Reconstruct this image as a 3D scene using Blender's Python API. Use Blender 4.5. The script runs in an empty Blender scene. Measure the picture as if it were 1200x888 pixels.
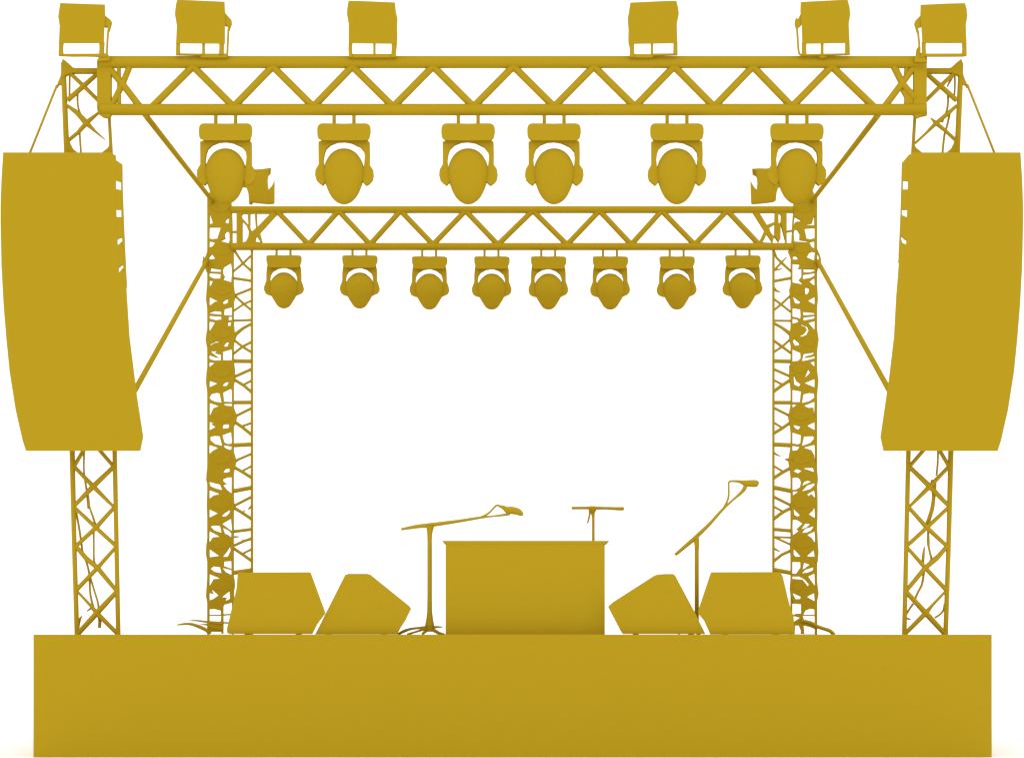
import bpy, bmesh, math
from mathutils import Vector

# ------------------------------------------------------------------ set-up
SC = bpy.context.scene
COL = SC.collection
PPM = 110.0            # photo pixels per metre at the stage front
D = 20.0               # metres from the camera to the stage front
DECK = 1.309           # height of the stage deck = height of the camera
CX, HY = 600.0, 743.0  # photo pixel of the vanishing point
YB = 7.03              # depth of the rear truss behind the stage front
YT = 0.55              # depth of the front towers
YF = 0.40              # depth of the front truss

def W(px, py, Y):
    k = (D + Y) / D / PPM
    return Vector(((px - CX) * k, Y, DECK + (HY - py) * k))

def S(Y):
    return (D + Y) / D / PPM

def Z(x0, y0, s, pts):
    return [(x0 + p[0] / s,) + (y0 + p[1] / s,) + tuple(p[2:]) for p in pts]

# ------------------------------------------------------------------ materials
WORLD = 1.36
def paint(name, rgb, rough=1.0):
    m = bpy.data.materials.new(name)
    m.use_nodes = True
    nt = m.node_tree
    b = nt.nodes['Principled BSDF']
    b.inputs['Roughness'].default_value = rough
    b.inputs['Specular IOR Level'].default_value = 0.0
    b.inputs['Base Color'].default_value = (*rgb, 1)
    return m

GAIN = 1.10 / WORLD
GC = (0.497 * GAIN, 0.3278 * GAIN, 0.0144 * GAIN)
GOLD = paint('matte_gold_paint', GC)
WHITE = paint('white_floor_paint', (0.97, 0.97, 0.97))

# ------------------------------------------------------------------ objects
def link(name, bm, parent=None, mat=GOLD):
    bmesh.ops.recalc_face_normals(bm, faces=bm.faces)
    me = bpy.data.meshes.new(name)
    bm.to_mesh(me); bm.free()
    me.materials.append(mat)
    o = bpy.data.objects.new(name, me)
    COL.objects.link(o)
    if parent is not None:
        o.parent = parent
        o.matrix_parent_inverse = parent.matrix_world.inverted()
    return o

def tag(o, label=None, cat=None, group=None, kind=None):
    if label: o['label'] = label
    if cat: o['category'] = cat
    if group: o['group'] = group
    if kind: o['kind'] = kind
    return o

def thing(name, loc, label, cat, group=None):
    o = bpy.data.objects.new(name, None)
    o.empty_display_size = 0.1
    COL.objects.link(o)
    o.location = loc
    bpy.context.view_layer.update()
    return tag(o, label, cat, group)

# ------------------------------------------------------------------ shapes
def add_tube(bm, pts, radii, n=14):
    """swept round tube through 3-D points with a radius at each"""
    pts = [Vector(p) for p in pts]
    if not hasattr(radii, '__len__'):
        radii = [radii] * len(pts)
    rings = []
    prev = None
    for i, p in enumerate(pts):
        if i == 0: t = pts[1] - p
        elif i == len(pts) - 1: t = p - pts[i - 1]
        else: t = (pts[i + 1] - p).normalized() + (p - pts[i - 1]).normalized()
        t.normalize()
        if prev is None:
            a = Vector((0, 1, 0)) if abs(t.y) < 0.9 else Vector((1, 0, 0))
            u = (a - t * a.dot(t)).normalized()
        else:
            u = (prev - t * prev.dot(t)).normalized()
        prev = u
        v = t.cross(u)
        r = radii[i]
        rings.append([bm.verts.new(p + (u * math.cos(2 * math.pi * k / n) + v * math.sin(2 * math.pi * k / n)) * r)
                      for k in range(n)])
    for a, b in zip(rings, rings[1:]):
        for k in range(n):
            bm.faces.new((a[k], a[(k + 1) % n], b[(k + 1) % n], b[k]))
    bm.faces.new(rings[0]); bm.faces.new(rings[-1])

def smooth_path(pts, sub=5):
    """Catmull-Rom through tuples"""
    if len(pts) < 3: return pts
    out = []
    n = len(pts)
    for i in range(n - 1):
        p0, p1, p2, p3 = pts[max(i - 1, 0)], pts[i], pts[i + 1], pts[min(i + 2, n - 1)]
        for k in range(sub):
            t = k / sub
            out.append(tuple(0.5 * (2 * b + (c - a) * t + (2 * a - 5 * b + 4 * c - d) * t * t + (3 * b - a - 3 * c + d) * t ** 3)
                             for a, b, c, d in zip(p0, p1, p2, p3)))
    out.append(pts[-1])
    return out

THICK = {'boom': 1.22, 'cord': 1.25, 'cable': 1.2, 'body': 1.08, 'leg': 1.12, 'pole': 1.06, 'cross_brace': 1.05, 'clip': 1.15}
def tube(name, pts, r, Y, parent=None, curve=False, n=14):
    """pts (px, py[, r[, Y]]) -> tube object"""
    full = []
    for p in pts:
        rr = (p[2] if len(p) > 2 and p[2] is not None else r) * THICK.get(name, 1.0)
        yy = p[3] if len(p) > 3 else Y
        full.append((p[0], p[1], rr, yy))
    if curve: full = smooth_path(full)
    bm = bmesh.new()
    add_tube(bm, [W(p[0], p[1], p[3]) for p in full], [(max(p[2], 0.12) + 0.26) * S(p[3]) for p in full], n)
    return link(name, bm, parent)

def add_prism(bm, pts, Y, depth, k=1.0, centre=None, kz=None):
    """outline at depth Y, thickness 'depth', back outline scaled by k about its centre"""
    f = [W(p[0], p[1], Y) for p in pts]
    if kz is None: kz = k
    if centre is None:
        xs = [p.x for p in f]; zs = [p.z for p in f]
        c = Vector(((min(xs) + max(xs)) / 2, 0, (min(zs) + max(zs)) / 2))
    else:
        c = W(centre[0], centre[1], Y)
    b = [Vector((c.x + (p.x - c.x) * k, Y + depth, c.z + (p.z - c.z) * kz)) for p in f]
    vf = [bm.verts.new(p) for p in f]; vb = [bm.verts.new(p) for p in b]
    bm.faces.new(vf); bm.faces.new(vb[::-1])
    n = len(f)
    for i in range(n):
        j = (i + 1) % n
        bm.faces.new((vf[i], vb[i], vb[j], vf[j]))

def prism(name, pts, Y, depth, parent=None, k=1.0, centre=None, kz=None):
    bm = bmesh.new()
    add_prism(bm, pts, Y, depth, k, centre, kz)
    bm.normal_update()
    bmesh.ops.triangulate(bm, faces=[f for f in bm.faces if len(f.verts) > 4])
    return link(name, bm, parent)

def pierced(name, loops, Y, depth, parent=None):
    """flat plate of real thickness; loops[0] is the outline, the others are openings"""
    cu = bpy.data.curves.new('outline', 'CURVE')
    cu.dimensions = '2D'; cu.fill_mode = 'BOTH'; cu.extrude = depth / 2
    for lp in loops:
        sp = cu.splines.new('POLY')
        sp.points.add(len(lp) - 1)
        for q, p in zip(sp.points, lp):
            w = W(p[0], p[1], Y)
            q.co = (w.x, w.z, 0, 1)
        sp.use_cyclic_u = True
    tmp = bpy.data.objects.new('outline', cu)
    COL.objects.link(tmp)
    dg = bpy.context.evaluated_depsgraph_get()
    me = bpy.data.meshes.new_from_object(tmp.evaluated_get(dg))
    bpy.data.objects.remove(tmp); bpy.data.curves.remove(cu)
    for v in me.vertices:
        v.co = (v.co.x, Y + depth / 2 - v.co.z, v.co.y)
    bm = bmesh.new(); bm.from_mesh(me); bpy.data.meshes.remove(me)
    bmesh.ops.remove_doubles(bm, verts=bm.verts, dist=1e-5)
    return link(name, bm, parent)

def lathe(name, cx, prof, Y, parent=None, n=40, smooth=4, fy=0.62):
    """turned body about a vertical axis, prof = (radius px, y px)"""
    prof = smooth_path(prof, smooth)
    bm = bmesh.new()
    rings = []
    for r, y in prof:
        c = W(cx, y, Y); R = max(r, 0.0) * S(Y)
        if R < 1e-5: rings.append([bm.verts.new(c)]); continue
        rings.append([bm.verts.new(c + Vector((R * math.cos(2 * math.pi * k / n), fy * R * math.sin(2 * math.pi * k / n), 0))) for k in range(n)])
    for a, b in zip(rings, rings[1:]):
        if len(a) == 1 and len(b) == 1: continue
        for k in range(n):
            j = (k + 1) % n
            if len(a) == 1: bm.faces.new((a[0], b[j], b[k]))
            elif len(b) == 1: bm.faces.new((a[k], a[j], b[0]))
            else: bm.faces.new((a[k], a[j], b[j], b[k]))
    return link(name, bm, parent)

def box(name, x0, x1, y0, y1, z0, z1, parent=None, mat=GOLD):
    bm = bmesh.new()
    bmesh.ops.create_cube(bm, size=1)
    for v in bm.verts:
        v.co = ((x0 + x1) / 2 + v.co.x * (x1 - x0), (y0 + y1) / 2 + v.co.y * (y1 - y0), (z0 + z1) / 2 + v.co.z * (z1 - z0))
    return link(name, bm, parent, mat)

# ------------------------------------------------------------------ setting
bm = bmesh.new()
q = [bm.verts.new(p) for p in ((-400, -40, 0), (400, -40, 0), (400, 900, 0), (-400, 900, 0))]
bm.faces.new(q)
tag(link('floor', bm, None, WHITE), kind='structure')

# ------------------------------------------------------------------ stage
sx0, sx1 = W(39.2, 0, 0).x, W(1162.2, 0, 0).x
zb = W(0, 886.7, 0).z
st = thing('stage', (0, 3.8, 0), 'wide plain gold stage platform with straight front and square corners', 'stage')
box('deck', sx0, sx1, 0, 7.9, DECK - 0.14, DECK, st)
box('front_skirt', sx0, sx1, 0, 0.05, 0.0, DECK - 0.14, st)
box('back_skirt', sx0, sx1, 7.85, 7.9, 0.0, DECK - 0.14, st)
box('side_skirt', sx0, sx0 + 0.05, 0.05, 7.85, 0.0, DECK - 0.14, st)
box('side_skirt', sx1 - 0.05, sx1, 0.05, 7.85, 0.0, DECK - 0.14, st)

# ------------------------------------------------------------------ front truss
tr = thing('truss', W(600, 135, YF), 'large horizontal lattice truss spanning the front of the stage between the outer towers', 'truss', 'horizontal lattice trusses')
tube('top_chord', [(117, 73.1), (1085, 73.1)], 6.75, YF, tr, n=20)
tube('bottom_chord', [(118, 128.7), (1085, 128.7)], 6.45, YF, tr, n=20)
tops = [226.2, 319.5, 412.8, 507.5, 601.6, 695.8, 790, 882.3, 974.5]
bots = [172.5, 273.8, 367.2, 460.8, 555, 649.5, 744, 836.8, 928, 1028.5]
for i, t in enumerate(tops):
    tube('diagonal_brace', [(t - 4.5, 73.5), (bots[i + 1] + (3 if i < 8 else -1.5), 128.4)], 4.05, YF, tr)
    tube('diagonal_brace', [(t + 4.5, 73.5), (bots[i] - (3 if i > 0 else -3), 128.4)], 4.05, YF, tr)
prism('end_plate', [(117, 67.5), (130, 67.5), (129.8, 134), (128, 138), (120, 136.8), (114.7, 133), (113.6, 128), (113.5, 73)], YF - 0.03, 0.06, tr)
prism('end_plate', [(1071, 67), (1082.5, 66.8), (1086, 71), (1086.3, 86), (1086, 120), (1086.8, 134.6), (1080, 136), (1074, 138.5), (1071, 134)], YF - 0.03, 0.06, tr)
for pts, r in (([(128, 80), (145.3, 101), (163, 124)], 3.9), ([(152, 78), (143.5, 99), (131, 124)], 3.4),
               ([(139.3, 78), (139.8, 124)], 2.2),
               ([(1047.5, 78), (1058.5, 100), (1072, 115)], 3.9), ([(1036, 126), (1054, 102), (1070, 80)], 3.8),
               ([(1062.3, 78), (1061, 95)], 2.2)):
    tube('end_brace', pts, r, YF, tr)
prism('gusset', [(1055, 104), (1059, 106), (1066, 104), (1071.5, 114), (1071.5, 124), (1060, 124), (1060.3, 114)], YF - 0.02, 0.04, tr)

# ------------------------------------------------------------------ front towers
def mir(x, y):
    return 1200.3 - 2.0 * (y - 70) / 673 - x

def front_tower(right):
    m = (lambda p: (mir(p[0], p[1]), p[1]) + tuple(p[2:])) if right else (lambda p: p)
    side = 'right' if right else 'left'
    t = thing('lattice_tower', W(*m((114, 743)), YT),
              ('outer lattice tower carrying the %s-hand hanging speaker array at the stage front' % side), 'tower', 'lattice truss towers')
    T = lambda name, pts, r, c=False: tube(name, [m(p) for p in pts], r, YT, t, c)
    T('chord', [(74.2, 74, 2.7), (75, 100, 2.8), (78.2, 178, 3.0), (84.6, 528, 2.9), (87, 640, 2.5), (90.2, 743, 2.6)], 2.8)
    T('chord', [(121.5, 82, 2.3), (128, 137, 1.6), (130.3, 178, 1.8), (134.4, 528, 2.5), (136.6, 640, 2.4), (138.6, 743, 2.5)], 2.4)
    prism('top_cap', [m(p) for p in [(71.8, 86), (72.6, 71), (73.6, 69.6), (75, 70), (80.5, 74.5), (85.5, 79.2), (88, 79.8), (116, 79.8), (116, 85.4), (84.5, 85.4), (77.6, 87.5), (72.2, 92)]], YT - 0.03, 0.06, t)
    prism('lifting_lug', [m(p) for p in [(71.6, 85), (73, 85), (73.6, 100), (72.8, 99), (70, 99), (68, 99.8), (66.4, 103), (65.6, 102.4), (67.6, 97), (70.6, 90)]], YT - 0.02, 0.04, t)
    B = 'cross_brace'
    T(B, [(81, 85, 2.0), (98, 101, 2.2), (115, 118, 2.0)], 2)
    T(B, [(115, 86, 2.2), (98, 101, 2.6), (79, 118, 2.6)], 2)
    if not right:
        T(B, [(79, 124, 1.6), (90, 132, 2.6), (100, 143, 3.2), (112, 154.5, 1.2), (123.2, 164, 0.4)], 2)
        T(B, [(116, 132, 1.2), (102, 143.5, 2.6), (92, 155, 2.0), (80, 165, 1.8)], 2)
    else:
        for pts in ([(1090.5, 138.3, .4), (1097, 144.5, 2.2), (1108, 153.5, 1.8), (1120, 164.5, 1.8)],
                    [(1072.5, 168, 1.2), (1085, 156.5, 1.3), (1096.5, 145, 2.2), (1110, 134, 2.3), (1121, 124, 1.6)]):
            tube(B, pts, 2, YT, t)
    # lower panels
    for a in ([(98.8, 526), (87, 546)], [(115.5, 526), (134, 547.5)],
              [(86, 545.5, 2.0), (98, 558, 2.1), (110, 570.5, 2.6), (134, 594.5, 1.4)], [(134, 546, 2.2), (110, 569, 2.8), (87.5, 592, 2.0)],
              [(87, 594, 1.8), (112.5, 618, 2.2), (136.5, 640, 2.0)], [(134.5, 593.5, 1.9), (112.5, 618, 2.4), (88.5, 640, 2.0)],
              [(89, 640, 2.2), (101, 654, 2.6), (114.3, 665, 2.6), (137, 692.5, 2.1)], [(136.5, 640, 1.7), (114.3, 665, 2.2), (89.5, 691, 2.3)],
              [(90, 692, 1.2), (106, 709, 1.5), (113.5, 718, 2.6), (138.5, 743, 2.1)], [(137.5, 692, 2.4), (113.5, 718, 3.0), (90.5, 743, 2.6)]):
        T(B, a, 2.0)
    prism('gusset', [m(p) for p in [(80, 160), (81.8, 167.5), (85, 174), (90.5, 178.4), (90.5, 181), (79, 181)]], YT - 0.02, 0.04, t)
    prism('gusset', [m(p) for p in [(128.4, 169.5), (126, 173.5), (119.5, 178.6), (119.5, 181), (131, 181)]], YT - 0.02, 0.04, t)
    return t
front_tower(False)
front_tower(True)

def cable(label, pts, group, Y=YT + 0.06, r=0.8):
    o = tube('cable', pts, r, Y, None, True, 10)
    tag(o, label, 'cable', group)
GL, GR = 'loose cables in the left tower', 'loose cables in the right tower'
cable('thin cable hanging straight behind the uppermost cross brace of the left tower', [(81.7, 86), (81.6, 100), (81.4, 114)], GL, r=0.75)
cable('thin cable curving from upper to second cross brace at the left tower top', [(91, 110), (90.9, 118), (91.9, 127), (95.5, 136), (100, 142)], GL)
cable('short thin cable dropping onto the top edge of the left speaker array', [(93.2, 150), (93.6, 160), (95, 180)], GL)
cable('thin wavy cable hanging just under the left speaker array inside the tower', [(98.6, 528, .9), (98.4, 552, .7), (101.2, 572, .9), (103.5, 582, .8), (105, 594, .8), (108.5, 604, .9), (112, 615, .9)], GL)
cable('short loose cable end below the first brace crossing of the left tower', [(101.5, 574), (102.6, 586), (103.6, 596)], GL, YT + .09, .8)
cable('long cable winding from left chord down to the lowest brace crossing of the left tower', [(89.3, 600), (92.5, 617), (95.4, 636), (97, 647), (101.5, 659), (104.6, 673), (105.8, 695), (109.5, 711), (113.5, 718)], GL, r=0.9)
cable('straight vertical cable between second and third brace crossings of the left tower', [(109.8, 620), (109.9, 640), (110.2, 656), (113, 663)], GL)
cable('thin cable slanting down to the lowest brace crossing of the left tower', [(105.3, 674), (110, 690), (115, 707), (115, 716)], GL)
cable('short thick cable end hanging near the foot of the left tower', [(115.6, 720), (117, 727), (116.5, 735.6)], GL, r=1.45)
cable('short frayed cable tip left of the lowest brace crossing of the left tower', [(101.6, 716, .3), (105, 713.5, .8), (109, 711, 1.2)], GL)
cable('curled cable stub beside the left chord foot of the left tower', [(92, 735, .8), (92.8, 727, 1.4), (96.2, 721, .3)], GL)
cable('thin cable hanging straight behind the uppermost cross brace of the right tower', [(1118.8, 87), (1119, 100), (1118.2, 115)], GR, r=0.75)
cable('short spike of cable at the top of the right tower brace', [(1110, 102, .5), (1112.5, 97, .9), (1117, 89, .8)], GR)
cable('thin cable curving from upper to second cross brace at the right tower top', [(1110.8, 112), (1111, 120), (1109.5, 130), (1106, 138), (1104, 143.5)], GR, r=.9)
cable('short thin cable dropping onto the top edge of the right speaker array', [(1113.2, 132), (1110, 147), (1106.8, 158), (1104.4, 180)], GR, r=.9)
cable('thin cable hanging just under the right speaker array inside the tower', [(1099.2, 528), (1098.8, 543), (1097.4, 557)], GR)
cable('thick cable bowing between first and second brace crossings of the right tower', [(1094, 562, 2.6), (1094, 571, 2.6), (1094.2, 581, 1.7), (1092.3, 596, 1.8), (1086, 616, 1.9)], GR)
cable('forked cable below the second brace crossing of the right tower', [(1087.6, 622, .8), (1087.8, 634, 1.3), (1088.6, 642, .9), (1092, 656, 1)], GR)
cable('short pointed cable above the third brace crossing of the right tower', [(1083.5, 640, .3), (1082.3, 648, 1.1), (1081.3, 660, 1.3)], GR)
cable('short fat cable knot on the third cross brace of the right tower', [(1090, 658, 1.8), (1096, 655, 2.5), (1100.5, 649, 1.2)], GR)
cable('thin cable curving down left from the third brace crossing of the right tower', [(1083, 668), (1080.5, 684), (1076, 693), (1072.5, 701)], GR, r=1.0)
cable('thin cable running down to the left chord near the foot of the right tower', [(1070, 707), (1066, 713), (1061.5, 720)], GR, r=.9)
cable('thin cable curving up to the right chord near the foot of the right tower', [(1095.5, 723.5), (1101.5, 719.5), (1105.5, 714.5), (1107, 707)], GR, r=.8)
cable('curled cable stub beside the left chord foot of the right tower', [(1061, 724, 1.2), (1064, 724.6, .9), (1067.6, 725.4, .3)], GR)

# ------------------------------------------------------------------ floodlights along the top
FL = 'box floodlights along the top'
def flood(label, body, legs, post, bars, knob=None, strip=None, foot=None, Y=YF):
    xs = [p[0] for p in body]
    t = thing('floodlight', W(sum(xs) / len(xs), 66, Y), label, 'floodlight', FL)
    prism('housing', body, Y - 0.12, 0.26, t, k=0.72, centre=((min(xs) + max(xs)) / 2, 20), kz=0.72)
    for lg in legs: prism('yoke_arm', lg, Y - 0.117, 0.03, t)
    for b in bars: prism('yoke_base', b, Y - 0.114, 0.03, t)
    if post: prism('mounting_stem', post, Y - 0.108, 0.03, t)
    if knob: prism('pan_knob', knob, Y - 0.111, 0.05, t)
    if strip: tube('side_bracket', strip, 1.0, Y - 0.1, t)
    if foot: prism('clamp', foot, Y - 0.105, 0.10, t)

def rect(x0, x1, y0, y1): return [(x0, y0), (x1, y0), (x1, y1), (x0, y1)]

flood('box floodlight standing at the far left above the left tower spire',
      [(70.4, 3.8), (123.1, 5.6), (123.5, 18.8), (122.6, 31), (122, 51), (68.9, 51.1), (69.8, 31), (68.1, 19.4)],
      [[(69, 49), (74, 49), (73.4, 57), (73.7, 65), (68.5, 65.3)], [(116, 49), (122, 49), (121.2, 65), (115.8, 65), (116.4, 57)]], None,
      [[(68.5, 63.2), (118, 63), (126, 62.6), (126, 66.5), (118, 66.9), (111, 66.2), (100, 65.9), (85, 66), (68.5, 65.4)]],
      [(122, 17), (123.5, 18.8), (129.6, 23.4), (130.4, 26), (128, 35), (126.2, 38), (126, 31.2), (122, 31.2)],
      [(127.2, 34), (126, 47), (125.2, 63)], [(117.5, 64), (126, 63), (128.5, 67), (128.5, 71), (113.5, 72), (114, 69.5), (117, 67)])
flood('box floodlight second from left on top of the front truss, pan knob on its right',
      [(207.6, -0.2), (263.3, 2.3), (263.8, 14), (263.8, 51.8), (206.2, 51.3), (207.1, 30), (204.8, 17), (206, 6)],
      [[(206.3, 49), (210.9, 49), (210.6, 57), (211, 64), (206, 64.2)], [(256.8, 49), (262.4, 49), (261.8, 64), (256.4, 64), (256.9, 57)]],
      rect(236.8, 239.8, 50, 65),
      [[(206, 62.6), (236, 63), (236, 64.9), (206, 64.3)]],
      [(263, 12), (263.9, 15.5), (270.8, 23), (271.2, 27), (268.5, 35), (266.9, 36), (266.8, 30.6), (263, 29.3)],
      [(267.8, 34), (267, 50), (266.3, 66)], [(235.2, 63), (265, 63), (266.5, 67.5), (235, 67.5)])
flood('box floodlight third from left on the front truss, solid base touching the chord',
      [(408.4, 1.2), (420, 1.3), (463, 3.1), (464, 14), (466, 22.5), (465.6, 30), (465.8, 45), (465.3, 51.8), (408.5, 51.2), (408.5, 28.5), (406.4, 16.5), (407, 9)],
      [[(408.5, 49), (412.8, 49), (412.5, 57), (413, 67), (408.9, 67), (408.2, 58)], [(458.7, 49), (465.4, 49), (464, 62), (464.1, 67), (458.3, 67), (458.9, 57)]],
      rect(437.3, 440, 50, 65), [], None, None, rect(409, 464, 63.3, 67.5))
flood('box floodlight fourth from left on the front truss, thin gap under right half',
      [(738.6, 3.3), (780, 1.4), (792.7, 1.2), (794.7, 9), (795.6, 16.5), (793.3, 28.5), (794, 51.2), (736.4, 52), (736.2, 48), (736.4, 35), (735.4, 22.5), (737, 14)],
      [[(736.4, 48), (743.5, 49), (743.2, 58), (743.8, 67), (738, 67), (738.2, 57)], [(789.5, 49), (794, 49), (794.2, 64.2), (789, 64.2)]],
      rect(762.7, 765.5, 50, 67), [[(765, 63), (794, 62.6), (794, 64.3), (765, 65.1)]], None, None, rect(738, 765, 63.5, 67.5))
flood('box floodlight fifth from left on the front truss, pan knob on its left',
      [(938.2, 2.6), (978, .5), (993.2, -0.4), (995.6, 8), (996.6, 17), (994.7, 28.5), (995.8, 51), (940, 51.8), (939.3, 29), (937.8, 14.5)],
      [[(940, 49), (945.2, 49), (945, 58), (945.4, 64.4), (940, 64.4)], [(991, 49), (995.7, 49), (996.2, 64), (990.6, 64.3)]],
      rect(962.2, 965.2, 50, 68), [[(938.5, 63.6), (962, 63.2), (991, 62.7), (996.2, 62.5), (996.2, 63.9), (980, 64.7), (962, 65), (938.5, 65.6)]],
      [(938.8, 15), (937, 19), (935, 22.7), (933.2, 20.4), (932.2, 23), (931.8, 27), (933.3, 33), (934.6, 36), (936, 32), (939.4, 29)],
      [(933.9, 32), (934.8, 46), (935.6, 58), (936.6, 63.5), (939.5, 64.8)], [(960, 65.2), (967.5, 65.2), (969, 67.5), (959.5, 67.5)])
flood('box floodlight standing at the far right above the right tower spire',
      [(1078.7, 5.9), (1110, 4.4), (1131, 3.9), (1133, 11), (1133.8, 19), (1132, 29.3), (1132.3, 38), (1132.8, 51), (1080.8, 50.8), (1079.4, 31), (1078.3, 18.5)],
      [[(1080.6, 49), (1085.2, 49), (1085, 57), (1085.6, 64.5), (1081, 64.5)], [(1127.8, 49), (1132.7, 49), (1133, 65.4), (1127.6, 64.5), (1128.3, 57)]], None,
      [[(1080, 63), (1133, 62.8), (1132.9, 65.5), (1128, 66), (1086, 66.1), (1078, 67)]],
      [(1079.5, 17.6), (1078.3, 18.9), (1073.2, 23.7), (1072.3, 27), (1074.6, 35.5), (1076, 39), (1076.3, 33), (1078.9, 31), (1080, 31)],
      [(1075.6, 36), (1077, 50), (1077.6, 58), (1077.6, 64)], [(1076, 55), (1077, 62), (1082, 62.5), (1083.5, 67), (1086, 70.5), (1086, 73), (1072, 73), (1072, 67), (1075, 64)])

# ------------------------------------------------------------------ moving heads
def moving_head(c, label, dy, Y, spec, group):
    t = thing('moving_head_light', W(c, spec['top'] + dy, Y), label, 'stage light', group)
    R = lambda pts: [(c + x, y + dy) for x, y in pts]
    for x in spec['clamps']:
        tube('clamp', [(c + x, spec['chord']), (c + x, spec['top'] + dy + 2)], spec['cr'], Y, t)
    prism('base', R(spec['base']), Y - 0.10, 0.2, t, k=0.86, kz=0.7)
    pr = R(spec['yoke'])
    y0 = (HY - spec['top'])
    prism('yoke', pr, Y - 0.03, 0.06, t)
    lathe('head', c + spec['hx'], [(r, y + dy) for r, y in spec['head']], Y, t)
    return t

FRONT = dict(top=144.6, chord=131, cr=1.85, hx=-0.1, clamps=(-11.6, 11.6),
    base=[(-31, 161), (-31.6, 156), (-31.5, 150), (-30.4, 147), (-28.5, 145.2), (-25.5, 144.6), (-12, 144.7), (0, 145), (12, 144.7), (25, 144.6), (28, 145.3), (30, 147), (31.2, 150), (31.4, 156), (30.4, 161), (29.4, 163.2), (24, 164.6), (-24, 164.6), (-29.6, 163.2)],
    yoke=[(-30.1, 166.2), (-24.6, 164.2), (24.6, 164.2), (28, 165.2), (29.8, 166.4), (30.2, 180), (30, 193), (32, 195.8), (34, 199), (34.6, 205), (33.4, 210.7), (30, 214.6), (26.4, 217), (24.5, 216), (22, 213.4), (21, 206), (23.0, 196),
          (24.3, 184), (23.4, 177.8), (18.6, 172), (8.4, 167.2), (0, 165.8), (-8, 166.4), (-16, 169.6), (-21, 174.2), (-23, 179.5), (-24.2, 187), (-23.4, 195), (-21, 206), (-22, 213.4), (-25.2, 217),
          (-29, 214.4), (-32.7, 210.7), (-34.2, 205), (-33.6, 199), (-32, 196), (-29.9, 192.6)],
    head=[(0, 174.4), (4, 174.6), (7.8, 175.6), (12, 177.8), (15.8, 181), (19, 185.4), (21.6, 190.4), (23.2, 196), (23.8, 202), (23.4, 208), (22.2, 213.7), (19.3, 222), (17, 227), (14.3, 231.4), (10.4, 235.5), (6, 238.3), (2.5, 239.4), (0, 239.6)])
REAR = dict(top=300.2, chord=289, cr=1.15, hx=0.1, clamps=(-8.4, 7.9),
    base=[(-20.3, 308), (-20.6, 303), (-20.2, 301), (-18, 300.4), (-10, 300.2), (0, 300.6), (8, 300.2), (18, 300.6), (20.6, 301.6), (21.2, 305), (20.8, 309), (19, 312.4), (17, 315), (-17, 315), (-19.2, 312)],
    yoke=[(-19.2, 312), (19, 312), (20, 316), (20.3, 322), (20.4, 330), (22, 334), (23.3, 338.5), (23, 341.5), (21, 344.4), (17.5, 346), (14.6, 347.4), (12, 347), (15.6, 332), (15.2, 326), (13.5, 321.4), (8.5, 317.2), (1, 314.6), (-7, 316), (-13, 319.5), (-15.4, 323.4), (-16.2, 328.6), (-15.4, 332),
          (-12, 347), (-15, 347.6), (-18.5, 346.6), (-21.5, 345), (-23.2, 341.5), (-23.3, 337.5), (-22, 334), (-20.6, 330.5), (-20.5, 322), (-20, 316)],
    head=[(0, 320.6), (3, 320.9), (6, 321.7), (10, 324.4), (13.4, 327.8), (15.6, 331.8), (16.8, 337), (16.4, 343), (14.6, 348), (12.6, 351.8), (10.3, 355.5), (8.6, 358.2), (6.4, 360.7), (3, 362.5), (0, 362.9)])
GF = 'large moving-head lights under the front truss'
for c, l in ((264.5, 'large hanging moving-head light overlapping the top of the left rear tower'),
             (403.2, 'large hanging moving-head light second from left under the front truss'),
             (548.7, 'large hanging moving-head light just left of centre under the front truss'),
             (649.4, 'large hanging moving-head light just right of centre under the front truss'),
             (793.4, 'large hanging moving-head light second from right under the front truss'),
             (934.0, 'large hanging moving-head light overlapping the top of the right rear tower')):
    moving_head(c, l, 0, YF, FRONT, GF)
GB = 'small moving-head lights under the rear truss'
for c, dy, l in ((332.5, -1.4, 'small hanging moving-head light first from left under the rear truss'),
                 (421.5, -1.2, 'small hanging moving-head light second from left under the rear truss'),
                 (503.2, 0, 'small hanging moving-head light third from left under the rear truss'),
                 (576.2, 0, 'small hanging moving-head light fourth from left under the rear truss'),
                 (642.7, 0, 'small hanging moving-head light fifth from left under the rear truss'),
                 (715.1, 0, 'small hanging moving-head light third from right under the rear truss'),
                 (793.2, 0, 'small hanging moving-head light second from right under the rear truss'),
                 (870.4, -1.2, 'small hanging moving-head light last on the right under the rear truss')):
    moving_head(c, l, dy, YB, REAR, GB)

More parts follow.
